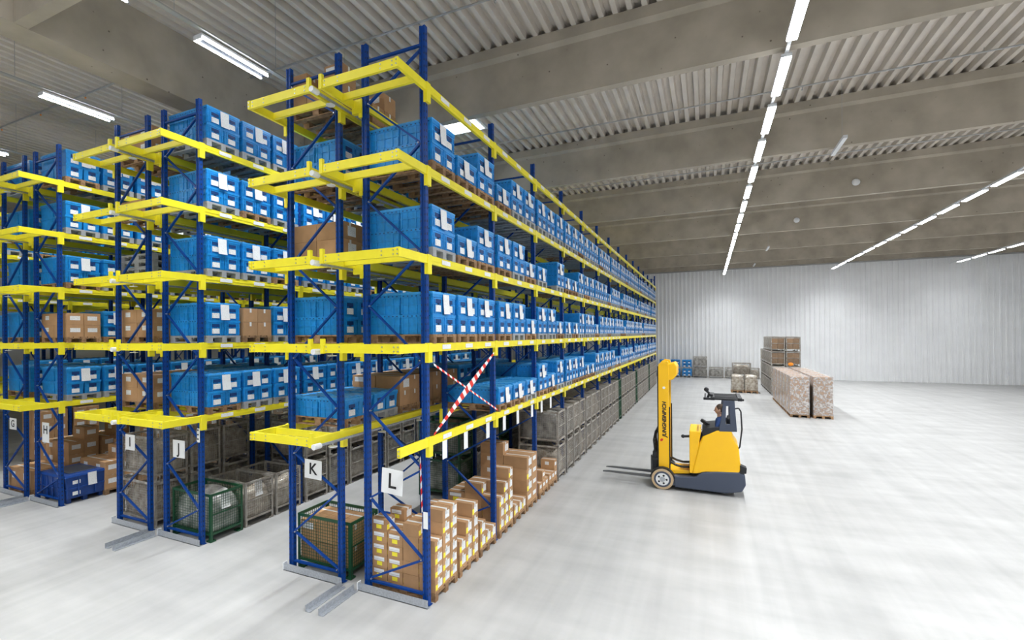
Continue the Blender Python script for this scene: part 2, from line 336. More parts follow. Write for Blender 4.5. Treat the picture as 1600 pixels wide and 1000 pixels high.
# ------------------------------------------------------------------ pallet racks
def post_mesh(T, name):
    b = MB(); b.prism([(-.05, -.04), (-.02, -.04), (-.02, -.028), (.02, -.028), (.02, -.04), (.05, -.04), (.05, .04), (-.05, .04)], 'z', 0.0, T, 'rack')
    z = .15
    while z < T - .1:
        for sx in (-.036, .036): b.box(sx - .007, sx + .007, -.0415, -.04, z, z + .03, 'slot')
        for sx in (-.0515, .0505): b.box(sx, sx + .001, -.012, .012, z, z + .04, 'slot')
        z += .1
    b.box(-.07, .07, -.06, .06, 0, .012, 'rack')
    return b.mesh(name)
POST = {True: post_mesh(TALL, 'post_tall'), False: post_mesh(SHORT, 'post_short')}
def brace_mesh(T, flip, name):
    A = [.16, .69, 2.1, 3.8, 5.5, 7.2, 8.75]; Bn = [.14, 1.52, 2.96, 4.68, 6.39, 8.1]   # heights on the aisle post and the rear post
    A = [a for a in A if a < T - .1]; b = MB(); xa, xb = (DEP - .05, .05)
    def P(side, z): return ((xa if side else xb) if not flip else (xb + .0 if side else xa), 0, z)
    b.bar(P(1, .16), P(0, .16), .035, .05, 'rack', (0, 1, 0))
    b.bar(P(1, T - .28), P(0, T - .28), .035, .05, 'rack', (0, 1, 0))
    seq = [(0, .2), (1, .69), (0, 1.52), (1, 2.1), (0, 2.96), (1, 3.8), (0, 4.68), (1, 5.5), (0, 6.39), (1, 7.2), (0, 8.0)] + ([(1, 8.65)] if T > 8.7 else [])
    for i in range(len(seq) - 1): b.bar(P(*seq[i]), P(*seq[i + 1]), .03, .045, 'rack', (0, 1, 0))
    for s_, z in seq:
        p = P(s_, z); b.tube((p[0] + (-.03 if p[0] > .5 else .03), -.045, z), (p[0] + (-.03 if p[0] > .5 else .03), .0, z), .012, 'bolt', 6)
    return b.mesh(name)
BR = {(t, f): brace_mesh(TALL if t else SHORT, f, 'bracing') for t in (True, False) for f in (True, False)}
def beam_mesh(L, lab, ext, name):
    b = MB()
    b.box(-.025, .025, 0, L, -.065, .065, 'yellow')
    b.box(.025, .030, 0.04, L - .04, -.012, .012, 'yellow')
    for y in (ext, L): b.box(-.03, .035, y - .06, y + .06, -.23, .075, 'yellow')
    return b.mesh(name)
def sticker_mesh(off, sgn, name):
    b = MB()
    for k_ in range(3):
        y = off + .40 + .88 * k_; x = sgn * .0345
        b.box(x - .001, x + .001, y, y + .30, -.033, .04, 'paper')
    return b.mesh(name)
BM0 = beam_mesh(BAY, 1, 0, 'beam'); 
ST = {1: sticker_mesh(0, 1, 'label_stickers'), -1: sticker_mesh(0, -1, 'label_stickers')}
WHERE = {'L': 'rack with sign L beside the open aisle', 'K': 'rack with sign K backing onto rack L', 'J': 'rack with sign J, left of the rack K aisle', 'I': 'rack with sign I backing onto rack J', 'H': 'rack with sign H, behind the dark blue bin', 'G': 'rack with sign G at the left picture edge', 'F': 'rack beyond rack G, front of the far left pair', 'E': 'rack beyond rack G, rear of the far left pair', 'D': 'outermost left rack glimpsed through the others', 'C': 'outermost left rack, rear row'}
NB = {'L': 14, 'K': 14, 'J': 12, 'I': 9, 'H': 9, 'G': 7, 'F': 7, 'E': 6, 'D': 7}
aisle_right = {'L': 1, 'J': 1, 'H': 1, 'F': 1, 'D': 1}
for R in 'LKJIHGFED':
    x0, x1 = XR[R]; n = NB[R]; right = R in aisle_right
    root = empty('pallet_rack', (x0, YF, 0), ('blue and yellow pallet ' + WHERE[R]), 'pallet rack', 'blue and yellow pallet racks')
    for kf in range(n + 1):
        t = kf in (0, n); y = kf * BAY
        for xx in (0, DEP): link('post', POST[t], root, (xx, y, 0))
        link('bracing', BR[(t, not right)], root, (0, y, 0))
    nbeam = 0; rest = MB(); base = MB()
    for k_ in (0,): pass
    bm_src = MB(); bm_src.box(-.025, .025, 0, BAY, -.065, .065, 'yellow'); 
    for y in (0, BAY): bm_src.box(-.03, .035, y - .06, y + .06, -.23, .075, 'yellow')
    order = [(kb, lv, sd) for kb in range(n) for lv in range(5) for sd in ((1, 0) if right else (0, 1))]
    for kb, lv, sd in order:
        xx = (DEP + .06 if sd else -.06); z = LEV[lv]; y = kb * BAY
        if R == 'L' and lv == 0 and sd == 0 and kb == 0: continue
        if nbeam < 98:
            o = link('beam', BM0, root, (xx, y, z))
            if xx < 0: o.scale = (-1, 1, 1)
            if (sd == 1) == right and kb < 7: link('label_stickers', ST[1], o)
            nbeam += 1
        else:
            rest.merge(bm_src, (xx, y, z))
            if (sd == 1) == right:
                for q in range(3): s_ = 1 if right else -1; rest.box(xx + s_ * .027, xx + s_ * .029, y + .4 + .88 * q, y + .7 + .88 * q, z - .033, z + .04, 'paper')
    if rest.v: o = link('beam', rest.mesh('beams_far'), root); o['kind'] = 'stuff'
    # guide frame in front of the row: outer and inner bars, front bar, second bar
    E_ = .86
    for lv in range(5):
        z = LEV[lv]
        if right: outer, inner = DEP + .06, -.20
        else: outer, inner = -.06, DEP + .11
        sg = 1 if outer > inner else -1
        b = MB(); b.box(outer - .025, outer + .025, -E_, -.06, z - .065, z + .065, 'yellow'); b.box(outer - .028, outer + .028, -E_ - .01, -E_ + .03, z - .068, z + .068, 'yellow')
        for q in (.03, -.03): b.tube((outer, -E_ - .012, z + q), (outer, -E_ - .02, z + q), .012, 'bolt', 6)
        o = link('guide_bar', b.mesh('guide_bar'), root)
        if R == 'L' and lv == 0: continue
        b = MB(); b.box(inner - .025, inner + .025, -E_, -.06 if right else -.05, z - .065, z + .065, 'yellow'); b.box(inner - .03, inner + .03, -E_ - .015, -E_ + .04, z - .075, z + .15, 'yellow')
        if not right: b.box(inner - .02, inner + .02, -.06, BAY, z - .06, z + .06, 'yellow'); b.box(DEP + .05, inner, .05, .09, z - .05, z + .05, 'yellow')
        if right: b.box(inner - .02, -.05, -.07, .0, z - .16, z + .07, 'yellow')
        link('guide_bar', b.mesh('guide_bar'), root)
        b = MB(); xa, xb = min(outer, inner) + .026, max(outer, inner) - .026; b.box(xa, xb, -E_, -E_ + .05, z - .065, z + .065, 'yellow')
        for q in (.03, -.03):
            for xx in (xa + .05, xa + .3, xb - .05, xb - .25): b.tube((xx, -E_, z + q), (xx, -E_ - .008, z + q), .011, 'bolt', 6)
        link('front_bar', b.mesh('front_bar'), root)
        b = MB(); b.box(xa, xb, -.36, -.31, z - .05, z + .06, 'yellow'); link('second_bar', b.mesh('second_bar'), root)
# conveyor/sprinkler lines in the gap between back to back racks
for (R1, R2) in (('L', 'K'), ('J', 'I'), ('H', 'G')):
    xg = XR[R2][1] + .20
    for lv in range(5):
        b = MB(); z = LEV[lv] - .05
        b.tube((0, -.75, 0), (0, 22, 0), .022, 'galv', 10); b.tube((0, -.90, 0), (0, -.75, 0), .045, 'whitepaint', 12)
        root = tag(link('sprinkler_pipe', b.mesh('sprinkler_pipe'), None, (xg, YF, z)), 'grey pipe with round white end between racks %s and %s at the %s' % (R2, R1, SHELF[lv]), 'pipe', 'pipes in the gap between racks')
        hd = MB(); hd.tube((0, 0, -.07), (0, 0, -.02), .01, 'bolt', 6); hd.tube((0, 0, -.08), (0, 0, -.07), .075, 'whitepaint', 14)
        hm = hd.mesh('sprinkler_head')
        for q in range(4): link('sprinkler_head', hm, root, (0, -.45 + q * 1.38, 0))
# floor guide rails
def railmesh(L, axis):
    b = MB()
    if axis == 'x': b.box(0, L, 0, .012, 0, .13, 'galv'); b.box(0, L, 0, .09, 0, .012, 'galv'); b.box(-.004, .01, -.004, .09, 0, .132, 'whitepaint')
    else: b.box(0, .012, 0, L, 0, .10, 'galv'); b.box(0, .09, 0, L, 0, .012, 'galv')
    return b.mesh('floor_rail')
for (R1, R2) in (('L', 'K'), ('J', 'I'), ('H', 'G')):
    for R in (R1, R2):
        x0, x1 = XR[R]
        xa = x0 - .12 if R == R2 else x0 - .14
        o = link('floor_rail', railmesh(x1 - xa + .08, 'x'), None, (xa, YF - .12, 0)); tag(o, 'low galvanised steel rail on the floor across the foot of rack ' + R, 'floor rail', 'steel rails on the floor')
    for q, xx in ((0, XR[R2][1] + .10), (1, XR[R1][0] - .20)):
        o = link('floor_rail', railmesh(.85, 'y'), None, (xx, YF - .99, 0)); tag(o, 'short steel rail pointing out from between racks %s and %s, %s one' % (R2, R1, ('left', 'right')[q]), 'floor rail', 'steel rails on the floor')
# row signs
def textmesh(s, size, material, ext=.001, shear=0.0, bold=0.0):
    cu = bpy.data.curves.new('t', 'FONT'); cu.body = s; cu.size = size; cu.align_x = 'CENTER'; cu.align_y = 'CENTER'; cu.extrude = ext; cu.shear = shear; cu.offset = bold
    ob = bpy.data.objects.new('t', cu); C.objects.link(ob); dg = bpy.context.evaluated_depsgraph_get()
    me = bpy.data.meshes.new_from_object(ob.evaluated_get(dg)); bpy.data.objects.remove(ob); me.materials.clear(); me.materials.append(M[material]); return me
def sign(ch, x, z, wd, ht, tilt=0.0, extra=False):
    b = MB(); b.box(-wd / 2, wd / 2, -.004, .004, -ht / 2, ht / 2, 'white')
    o = tag(link('row_sign', b.mesh('row_sign'), None, (x, YF - .075, z)), 'white square sign with black letter %s hung on the rack end' % ch, 'sign', 'lettered row signs')
    o.rotation_euler = (0, tilt, 0)
    t = link('letter', textmesh(ch, ht * .85 if not extra else .30, 'black', .001, 0, .004), o, (0, -.007, 0 if not extra else .06)); t.rotation_euler = (PI / 2, 0, 0)
    return o
sign('K', -6.14, 1.87, .38, .33, .03); sign('L', -4.50, 1.86, .40, .40, .06); sign('I', -11.40, 1.87, .34, .34); sign('J', -9.74, 1.88, .37, .36)
sign('G', -16.56, 1.90, .36, .30); sign('H', -14.92, 1.80, .32, .50, 0, True)
# ------------------------------------------------------------------ goods: meshes
def wood_pallet():
    b = MB()                                   # 1.2 along x, 0.8 along y, origin at the centre of the underside
    for y in (-.35, 0, .35): b.box(-.6, .6, y - .05, y + .05, 0, .02, 'wood')
    for x in (-.53, 0, .53):
        for y in (-.345, 0, .345): b.box(x - .07, x + .07, y - .05, y + .05, .02, .10, 'wood')
        b.box(x - .072, x + .072, -.4, .4, .10, .122, 'wood')
    for y in (-.33, -.165, 0, .165, .33): b.box(-.6, .6, y - .068, y + .068, .122, .144, 'wood')
    return b
def plastic_pallet():
    b = MB()
    for y in (-.34, 0, .34):
        b.box(-.6, .6, y - .06, y + .06, 0, .025, 'plastic')
        for x in (-.52, 0, .52): b.box(x - .08, x + .08, y - .055, y + .055, .025, .11, 'plastic')
    b.box(-.6, .6, -.4, .4, .11, .15, 'plastic')
    for x in (-.45, -.3, -.15, .15, .3, .45): b.box(x - .012, x + .012, -.4, .4, .085, .11, 'plastic')
    return b
CH = .32
def crate_body(simple=False):
    b = MB()                                    # 0.6 along x, 0.4 along y
    b.frust((-.275, .275, -.178, .178), 0, (-.29, .29, -.19, .19), CH - .05, 'crate')
    b.box(-.3, .3, -.2, .2, CH - .05, CH, 'crate')
    for sx in (-1, 1):
        X = sx * .2925; b.box(X - .003, X + .0035, -.085, .085, .175, .25, 'crate_dark'); b.box(X - .003, X + .0035, -.03, .03, .15, .18, 'crate_dark')
        if not simple:
            for y in (-.17, -.11, .11, .17): b.box(X - .004, X + .004, y - .012, y + .012, .01, CH - .05, 'crate')
            b.box(X - .005, X + .005, -.18, .18, .24, .255, 'crate')
    if not simple:
        b.box(-.296, .296, -.196, .196, .155, .168, 'crate')
        for sy in (-1, 1):
            for x in (-.27, -.16, 0, .16, .27): b.box(x - .012, x + .012, sy * .19 - .006, sy * .19 + .006, .01, CH - .05, 'crate')
            for i in range(7): x = -.24 + .08 * i; b.box(x - .014, x + .014, sy * .2 - .0015, sy * .2 + .0015, CH - .035, CH - .018, 'crate_dark')
    return b
def crate_lid():
    b = MB(); b.box(-.305, .305, -.205, .205, 0, .022, 'crate_lid'); b.box(-.28, .28, -.18, .18, .022, .038, 'crate_lid')
    for x in (-.2, .2):
        for y in (-.12, .12): b.box(x - .05, x + .05, y - .03, y + .03, .038, .046, 'crate_lid')
    return b
def crate_label():
    b = MB()
    b.box(.293, .2965, -.088, .088, .04, .145, 'paper')
    return b
ME = {'wood': wood_pallet().mesh('wooden_pallet'), 'plastic': plastic_pallet().mesh('plastic_pallet'), 'body': crate_body().mesh('crate_body'), 'lid': crate_lid().mesh('crate_lid'), 'clabel': crate_label().mesh('crate_label')}
SB, SL, SC = crate_body(True), crate_lid(), crate_label()
b = MB(); b.prism([(0, 0), (.21, .01), (.212, .31), (.002, .30)], 'x', 0, .002, 'paper'); 
sheetb = MB(); sheetb.poly([(0, 0, 0), (0, .21, .0), (.006, .208, -.16), (.006, .002, -.16)], 'paper'); sheetb.poly([(.006, .002, -.16), (.006, .208, -.16), (.022, .215, -.32), (.018, .004, -.32)], 'paper')
sheetb.poly([(-.002, 0, 0), (.004, .002, -.16), (.004, .208, -.16), (-.002, .21, .0)], 'paper'); sheetb.poly([(.004, .002, -.16), (.016, .004, -.32), (.020, .215, -.32), (.004, .208, -.16)], 'paper')
ME['sheet'] = sheetb.mesh('paper_sheet')
crates = []     # (rank, x, y, z, lid, labelled, text)
sheets = []; pallets = []
RN = {'L': 'rack L', 'K': 'rack K', 'J': 'rack J', 'I': 'rack I', 'H': 'rack H', 'G': 'rack G', 'F': 'first rack left of G', 'E': 'second rack left of G', 'D': 'outermost left rack'}
def rank(x, y, z, hidden):
    d = math.sqrt(x * x + y * y + (z - EYE) ** 2); fw = -x * math.sin(YAW) + y * math.cos(YAW); return d * (2.6 if hidden else 1.0)
def load_xy(R, bay, slot):
    x0, x1 = XR[R]; right = R in aisle_right
    return ((x0 + x1) / 2 + (.05 if right else -.05), YF + bay * BAY + .50 + .885 * slot)
def put_pallet(kind, x, y, z, where): pallets.append((rank(x, y, z, False), kind, x, y, z, where))
def blue_load(R, bay, slot, lv, tiers, kind, sheet=True, zfloor=None):
    x, y = load_xy(R, bay, slot); z = (LEV[lv] + .065) if lv is not None else 0.0
    pos = '%s load, %s bay, %s, %s' % (POS[slot], nth(bay + 1), SHELF[lv] if lv is not None else 'floor', RN[R])
    put_pallet(kind, x, y, z, pos); zt = z + (.144 if kind == 'wood' else .15)
    dx = random.uniform(-.02, .02)
    for t in range(tiers):
        for ix, sx in enumerate((.3, -.3)):
            for iy, sy in enumerate((-.2, .2)):
                fr = (ix == 0) == (R in aisle_right)
                vis = (R in aisle_right and ix == 0) or (iy == 0 and slot == 0 and bay == 0) or (t == tiers - 1 and iy == 0 and slot == 0 and lv is not None and lv < 2)
                crates.append((rank(x, y, z, not vis), x + sx * 1.01 + dx, y + sy * 1.01, zt + t * (CH + .002), t == tiers - 1, True,
                               '%s %s %s blue crate, %s' % (('lower' if t == 0 else 'upper') if tiers > 1 else 'only', 'near' if iy == 0 else 'far', 'aisle-side' if fr else 'rear', pos)))
    if sheet and R in aisle_right:
        sheets.append((rank(x, y, z, False), x + .62 + dx, y - .13 + random.uniform(-.05, .08), zt + tiers * CH + .005, pos))
# ---- cartons
def carton_parts(w, d, h):
    b = MB(); b.box(-w / 2, w / 2, -d / 2, d / 2, 0, h, 'card'); body = b.mesh('carton_box')
    b = MB(); e = .0015; b.box(-w / 2 - e, w / 2 + e, -.025, .025, h, h + e, 'tape')
    for sx in (-1, 1): b.box(sx * w / 2, sx * (w / 2 + e), -.025, .025, h - .09, h, 'tape')
    tape = b.mesh('packing_tape')
    b = MB(); b.box(w / 2, w / 2 + e, -d * .16, d * .42, h * .22, h * .80, 'paper'); lab = b.mesh('shipping_label')
    b = MB(); b.box(w / 2, w / 2 + 2 * e, -d * .44, -d * .17, h * .15, h * .55, 'ylabel'); yl_ = b.mesh('yellow_sticker')
    b = MB(); b.box(-w * .40, w * .30, -d / 2 - e, -d / 2, h * .55, h * .88, 'paper'); fl = b.mesh('front_label')
    b = MB(); b.box(-w * .2, w * .15, -d / 2 - 2 * e, -d / 2, h * .18, h * .50, 'ylabel'); fy = b.mesh('front_yellow')
    return body, tape, lab, yl_, fl, fy
CT = {}
cart_list = []
def carton(x, y, z, w, d, h, label, parts=True):
    cart_list.append((rank(x, y, z, False), x, y, z, w, d, h, label, parts))
def carton_load(R, bay, slot, lv, grid, h, tops=(), pal='wood', w=None, dropcol=None, desc=''):
    x, y = load_xy(R, bay, slot); z = (LEV[lv] + .065) if lv is not None else 0
    pos = '%s load, %s bay, %s, %s' % (POS[slot], nth(bay + 1), SHELF[lv] if lv is not None else 'floor', RN[R])
    put_pallet(pal, x, y, z, pos); nx, ny, nz = grid; W, D = 1.2 / nx, .8 / ny; zt = z + (.144 if pal == 'wood' else .15)
    def one(i, j, k_):
        cx = x + .6 - W * (i + .5); cy = y - .4 + D * (j + .5)
        carton(cx + random.uniform(-.004, .004), cy + random.uniform(-.004, .004), zt + k_ * (h + .003), W - .012, D - .012, h, 'carton, %s layer, %s row, %s place, %s' % (nth(k_ + 1), nth(i + 1), nth(j + 1), pos))
    for k_ in range(nz):
        for i in range(nx):
            for j in range(ny): one(i, j, k_)
    for (i, j, n) in tops:
        for q in range(n): one(i, j, nz + q)
# ---- cages
def cage_mesh(mt):
    fr = MB(); X, Y, H = .6, .4, .97
    for sx in (-1, 1):
        for sy in (-1, 1):
            fr.box(sx * X, sx * (X - .055), sy * Y, sy * (Y - .012), .0, H, mt); fr.box(sx * X, sx * (X - .012), sy * Y, sy * (Y - .055), .0, H, mt)
            fr.box(sx * X, sx * (X - .13), sy * Y, sy * (Y - .13), 0, .03, mt)
    for z in (.14, H - .035):
        for sy in (-1, 1): fr.box(-X, X, sy * Y, sy * (Y - .02), z, z + .045, mt)
        for sx in (-1, 1): fr.box(sx * X, sx * (X - .02), -Y, Y, z, z + .045, mt)
    fr.box(-X + .02, X - .02, -Y + .02, Y - .02, .14, .16, mt)
    for sx in (-1, 1): fr.box(sx * X, sx * (X - .014), -Y, Y, .54, .565, mt)
    wr = MB(); t = .003
    n = 22
    for sy in (-1, 1):
        yy_ = sy * (Y - .01)
        for i in range(n): x = -X + .05 + (2 * X - .1) * i / (n - 1); wr.box(x - t, x + t, yy_ - t, yy_ + t, .18, H - .03, mt)
        for i in range(14): z = .21 + .055 * i; wr.box(-X + .02, X - .02, yy_ - t, yy_ + t, z - t, z + t, mt)
    n = 14
    for sx in (-1, 1):
        xx = sx * (X - .01)
        for i in range(n): y = -Y + .05 + (2 * Y - .1) * i / (n - 1); wr.box(xx - t, xx + t, y - t, y + t, .18, H - .03, mt)
        for i in range(14): z = .21 + .055 * i; wr.box(xx - t, xx + t, -Y + .02, Y - .02, z - t, z + t, mt)
    return fr.mesh('cage_frame'), wr.mesh('wire_mesh')
CG = {'cage': cage_mesh('cage'), 'cage_green': cage_mesh('cage_green')}
def lump(seed, sx, sy, sz, mt, top=.12):
    rg = random.Random(seed); bm = bmesh.new(); bmesh.ops.create_cube(bm, size=1.0); bmesh.ops.subdivide_edges(bm, edges=bm.edges[:], cuts=9, use_grid_fill=True)
    ph = [(rg.uniform(2, 9), rg.uniform(2, 9), rg.uniform(2, 9), rg.uniform(0, 6)) for _ in range(6)]
    for v in bm.verts:
        p = v.co; rr = max(abs(p.x), abs(p.y)) * 2
        n = sum(math.sin(a * p.x + b_ * p.y + c * p.z + d) for a, b_, c, d in ph) / 6
        rnd = 1 - .10 * (rr ** 6) * (1 if p.z > .3 else .2) + .035 * n
        v.co = Vector((p.x * sx * rnd, p.y * sy * rnd, (p.z + .5) * sz + (top * (n + (1 - rr ** 3)) if p.z > .4 else 0)))
    me = bpy.data.meshes.new('wrapped_goods'); bm.to_mesh(me); bm.free(); me.materials.append(M[mt]); me.polygons.foreach_set('use_smooth', [True] * len(me.polygons)); return me
LU = [lump(1, 1.10, .70, .62, 'wrap'), lump(2, 1.10, .70, .55, 'bagclear'), lump(3, 1.1, .70, .70, 'wrap', .06), lump(4, 1.1, .7, .60, 'bagclear', .08)]
def cage(x, y, z, mt, pos, content=None, grp='grey wire mesh cages'):
    o = empty('wire_mesh_cage', (x, y, z), ('green' if mt == 'cage_green' else 'grey') + ' wire cage, ' + pos, 'wire cage', grp)
    link('frame', CG[mt][0], o); link('wire_panels', CG[mt][1], o)
    if content is not None:
        tag(link('wrapped_goods', LU[content], None, (x, y, z + .17)), ('grey wrapped goods' if content % 2 == 0 else 'clear bagged goods') + ' in cage, ' + pos, 'wrapped goods', 'wrapped goods inside the wire cages')
    return o

# ------------------------------------------------------------------ goods: layout
def blue(R, lv, s, b0=0):
    for i, ch in enumerate(s.replace(' ', '')):
        bay, sl = b0 + i // 3, i % 3
        if ch == '2': blue_load(R, bay, sl, lv, 2, 'plastic')
        elif ch == 'w': blue_load(R, bay, sl, lv, 2, 'wood')
        elif ch == '1': blue_load(R, bay, sl, lv, 1, 'wood')
        elif ch == 'o': blue_load(R, bay, sl, lv, 1, 'plastic')
        elif ch == 'c': carton_load(R, bay, sl, lv, (2, 2, 2), .30)
        elif ch == 's': carton_load(R, bay, sl, lv, (3, 2, 1), .32)
blue('L', 3, 'w1w 122 222 22w 222 w22 222 22w 222 222 w22 222 222 22w')
blue('L', 2, '21w w21 o.2 112 w22 221 222 12w 222 212 222 w22 2.2 222')
blue('L', 1, 'www w21 221 o12 221 22w 222 w12 222 222 21w 222 222 222')
blue('L', 0, '... 11o w12 2ww 112 22w 211 222 w2o 222 222 212 222 22w')
blue('K', 3, 'ww2 w2. 222 2w2'); blue('K', 2, 'cw2 2c2 w22'); blue('K', 1, 'ww2 22w 2.2'); blue('K', 0, '1oc cc2 w22')
blue('J', 4, '222 2w2 22. 222 w22'); blue('J', 3, '2w2 w22 222 22w 222'); blue('J', 2, '22w 222 w22 222 22w'); blue('J', 1, '2c2 1cw 222 w22 222'); blue('J', 0, 'w22 w22 2w2 222 w22')
blue('I', 4, 'cc. 2..'); blue('I', 3, 's2. w2.'); blue('I', 2, '... 22.'); blue('I', 1, 'c1c 22.'); blue('I', 0, 'cc2 2..')
blue('H', 4, 'w22 22w 2.. w..'); blue('H', 3, '222 w22 22. 22.'); blue('H', 2, 'w22 22c w22 ..2'); blue('H', 1, 'cw1 2.2 w22 2..'); blue('H', 0, '22w 22w 2w2 w..')
blue('G', 4, '2.. w..'); blue('G', 3, 'w2. 2..'); blue('G', 2, '2.. ...'); blue('G', 1, 'ww. c..'); blue('G', 0, 'w2c 2..')
blue('F', 3, '.2w 222'); blue('F', 1, '.2w 22.'); blue('F', 0, '..2 w2.'); blue('F', 2, '..2 2..')
# stack of empty grey pallets with blue lids on rack I, third shelf
x, y = load_xy('I', 0, 0)
for q in range(4): put_pallet('plastic', x, y, LEV[2] + .065 + q * .155, '%s empty pallet from the bottom of the stack on rack I' % nth(q + 1))
# loads right at the top of rack K
carton_load('K', 0, 0, 4, (3, 2, 1), .34, ((0, 0, 1), (1, 1, 1), (2, 0, 1), (2, 1, 1)))
carton_load('K', 0, 1, 4, (2, 2, 1), .34, ((0, 1, 1), (1, 1, 1)))
x, y = load_xy('K', 0, 2); 
put_pallet('wood', x, y, LEV[4] + .065, 'top shelf of rack K behind the cartons')
for sx in (.3, -.3): crates.append((0, x + sx, y, LEV[4] + .21, True, True, 'small blue crate, %s of two alone on the top of rack K' % ('right' if sx > 0 else 'left')))
# floor loads of rack L, bays one to three
carton_load('L', 0, 0, None, (4, 3, 4), .20, ((0, 0, 0), (0, 1, 2), (0, 2, 2), (1, 0, 1), (1, 1, 1), (2, 2, 0), (3, 0, 1), (3, 2, 1)))
carton_load('L', 0, 1, None, (3, 3, 2), .24, ((0, 0, 0), (0, 1, 1), (0, 2, 2), (1, 1, 2), (1, 2, 1), (2, 0, 1)))
carton_load('L', 0, 2, None, (3, 3, 1), .25, ((0, 0, 1), (1, 0, 2), (1, 1, 1), (2, 0, 1)))
carton_load('L', 1, 0, None, (3, 3, 3), .23, ((0, 1, 1), (0, 2, 2), (1, 1, 1), (1, 0, 1)))
carton_load('L', 1, 1, None, (4, 3, 1), .26, ((3, 0, 1),), )
carton_load('L', 1, 2, None, (2, 2, 4), .28, ((1, 0, 1), (0, 1, 0)))
carton_load('L', 2, 0, None, (3, 3, 1), .25, ((0, 1, 1), (1, 0, 1)))
carton_load('L', 2, 1, None, (3, 3, 1), .26, ((0, 0, 0), (0, 2, 1)))
for R, sl in (('H', '1 2 3 4 5 7'), ('G', '0 1 2 4')):
    for s_ in sl.split():
        s_ = int(s_); nz = 2 if s_ in (1,) and R == 'H' else 3 + (s_ > 2) * 2
        if R == 'G' and s_ == 0: carton_load(R, 0, 0, None, (2, 2, 1), .5)
        else: carton_load(R, s_ // 3, s_ % 3, None, (2, 2, nz), .36, ((0, 1, 1),) if s_ < 3 else ())
carton_load('F', 0, 2, None, (2, 2, 4), .4); carton_load('F', 1, 0, None, (2, 2, 4), .4)
# cages
def fslot(R, s): return load_xy(R, s // 3, s % 3)
for s in range(8, 42):
    x, y = fslot('L', s); x += .02
    if s == 8: pass
    for t in range(2):
        cage(x, y, t * .99, 'cage_green' if s in (20, 27, 35) else 'cage', '%s level, %s place, floor of rack L' % (('lower', 'upper')[t], nth(s + 1)), random.choice((0, 1, 2, 3)), 'wire cages on the floor of rack L')
x, y = fslot('K', 0); cage(x + .12, y, 0, 'cage_green', 'full of cartons, at the near foot of rack K', None, None)
for i in range(3):
    for j in range(2):
        for k_ in range(2): carton(x + .12 + (-.37 + .37 * i), y - .19 + .38 * j, .165 + .36 * k_, .355, .365, .35, 'brown carton inside the green cage at the foot of rack K, %s %s %s' % (('lower', 'upper')[k_], ('left', 'middle', 'right')[i], ('front', 'back')[j]))
for s in range(5, 26):
    x, y = fslot('K', s)
    for t in range(2): cage(x, y, t * .99, 'cage_green' if s in (5, 8) else 'cage', '%s level, %s place, floor of rack K' % (('lower', 'upper')[t], nth(s + 1)), random.choice((0, 1, 2, 3)), 'wire cages on the floor of rack K')
x, y = fslot('J', 0); cage(x + .04, y, 0, 'cage_green', 'with a clear bag on top, near foot of rack J', 0, None)
for s in range(1, 24):
    x, y = fslot('J', s)
    for t in range(1 if s < 3 else 2): cage(x + .02, y, t * .99, 'cage', '%s level, %s place, floor of rack J' % (('lower', 'upper')[t], nth(s + 1)), random.choice((0, 1, 2)) if s > 1 else 1, 'wire cages on the floor of rack J')
for s in range(0, 9):
    x, y = fslot('I', s)
    for t in range(2): cage(x, y, t * .99, 'cage', '%s level, %s place, floor of rack I' % (('lower', 'upper')[t], nth(s + 1)), (1, 3)[t] if s == 0 else random.choice((0, 1, 3)), 'wire cages on the floor of rack I')
# ------------------------------------------------------------------ goods: build the collected lists
crates.sort(key=lambda c: c[0])
for n, (rk, x, y, z, lid, lb, text) in enumerate(crates[:300]):
    o = tag(link('storage_crate', None, None, (x, y, z)) if False else bpy.data.objects.new('storage_crate', None), text, 'crate', 'blue storage crates on pallets')
    C.objects.link(o); o.location = (x, y, z); o.empty_display_size = .1
    link('crate_body', ME['body'], o); link('label', ME['clabel'], o)
    if lid: link('lid', ME['lid'], o, (0, 0, CH))
st = MB()
for rk, x, y, z, lid, lb, text in crates[300:]:
    st.merge(SB, (x, y, z)); st.merge(SC, (x, y, z))
    if lid: st.merge(SL, (x, y, z + CH))
tag(link('storage_crates', st.mesh('storage_crates_far')), 'many more blue crates filling the shelves further down the racks', 'crates', None, 'stuff')
cnt = {'wood': 0, 'plastic': 0}; pallets.sort(key=lambda p: p[0]); SP = {'wood': wood_pallet(), 'plastic': plastic_pallet()}; stp = {'wood': MB(), 'plastic': MB()}
for rk, kind, x, y, z, pos in pallets:
    if cnt[kind] < 300:
        tag(link('wooden_pallet' if kind == 'wood' else 'plastic_pallet', ME[kind], None, (x, y, z)), ('brown wooden pallet, under the ' if kind == 'wood' else 'grey plastic pallet, under the ') + pos if 'load' in pos else ('brown wooden pallet, ' if kind == 'wood' else 'grey plastic pallet, ') + pos, 'pallet', 'wooden pallets' if kind == 'wood' else 'grey plastic pallets'); cnt[kind] += 1
    else: stp[kind].merge(SP[kind], (x, y, z))
for kind in stp:
    if stp[kind].v: tag(link(kind + '_pallets', stp[kind].mesh('pallets_far')), 'more %s pallets far down the racks' % kind, 'pallets', None, 'stuff')
sheets.sort(key=lambda p: p[0]); sst = MB()
for i, (rk, x, y, z, pos) in enumerate(sheets):
    if i < 300: tag(link('paper_sheet', ME['sheet'], None, (x, y, z)), 'white sheet hanging on ' + pos, 'paper sheet', 'white sheets hanging on the crates')
cart_list.sort(key=lambda p: p[0]); cst = MB()
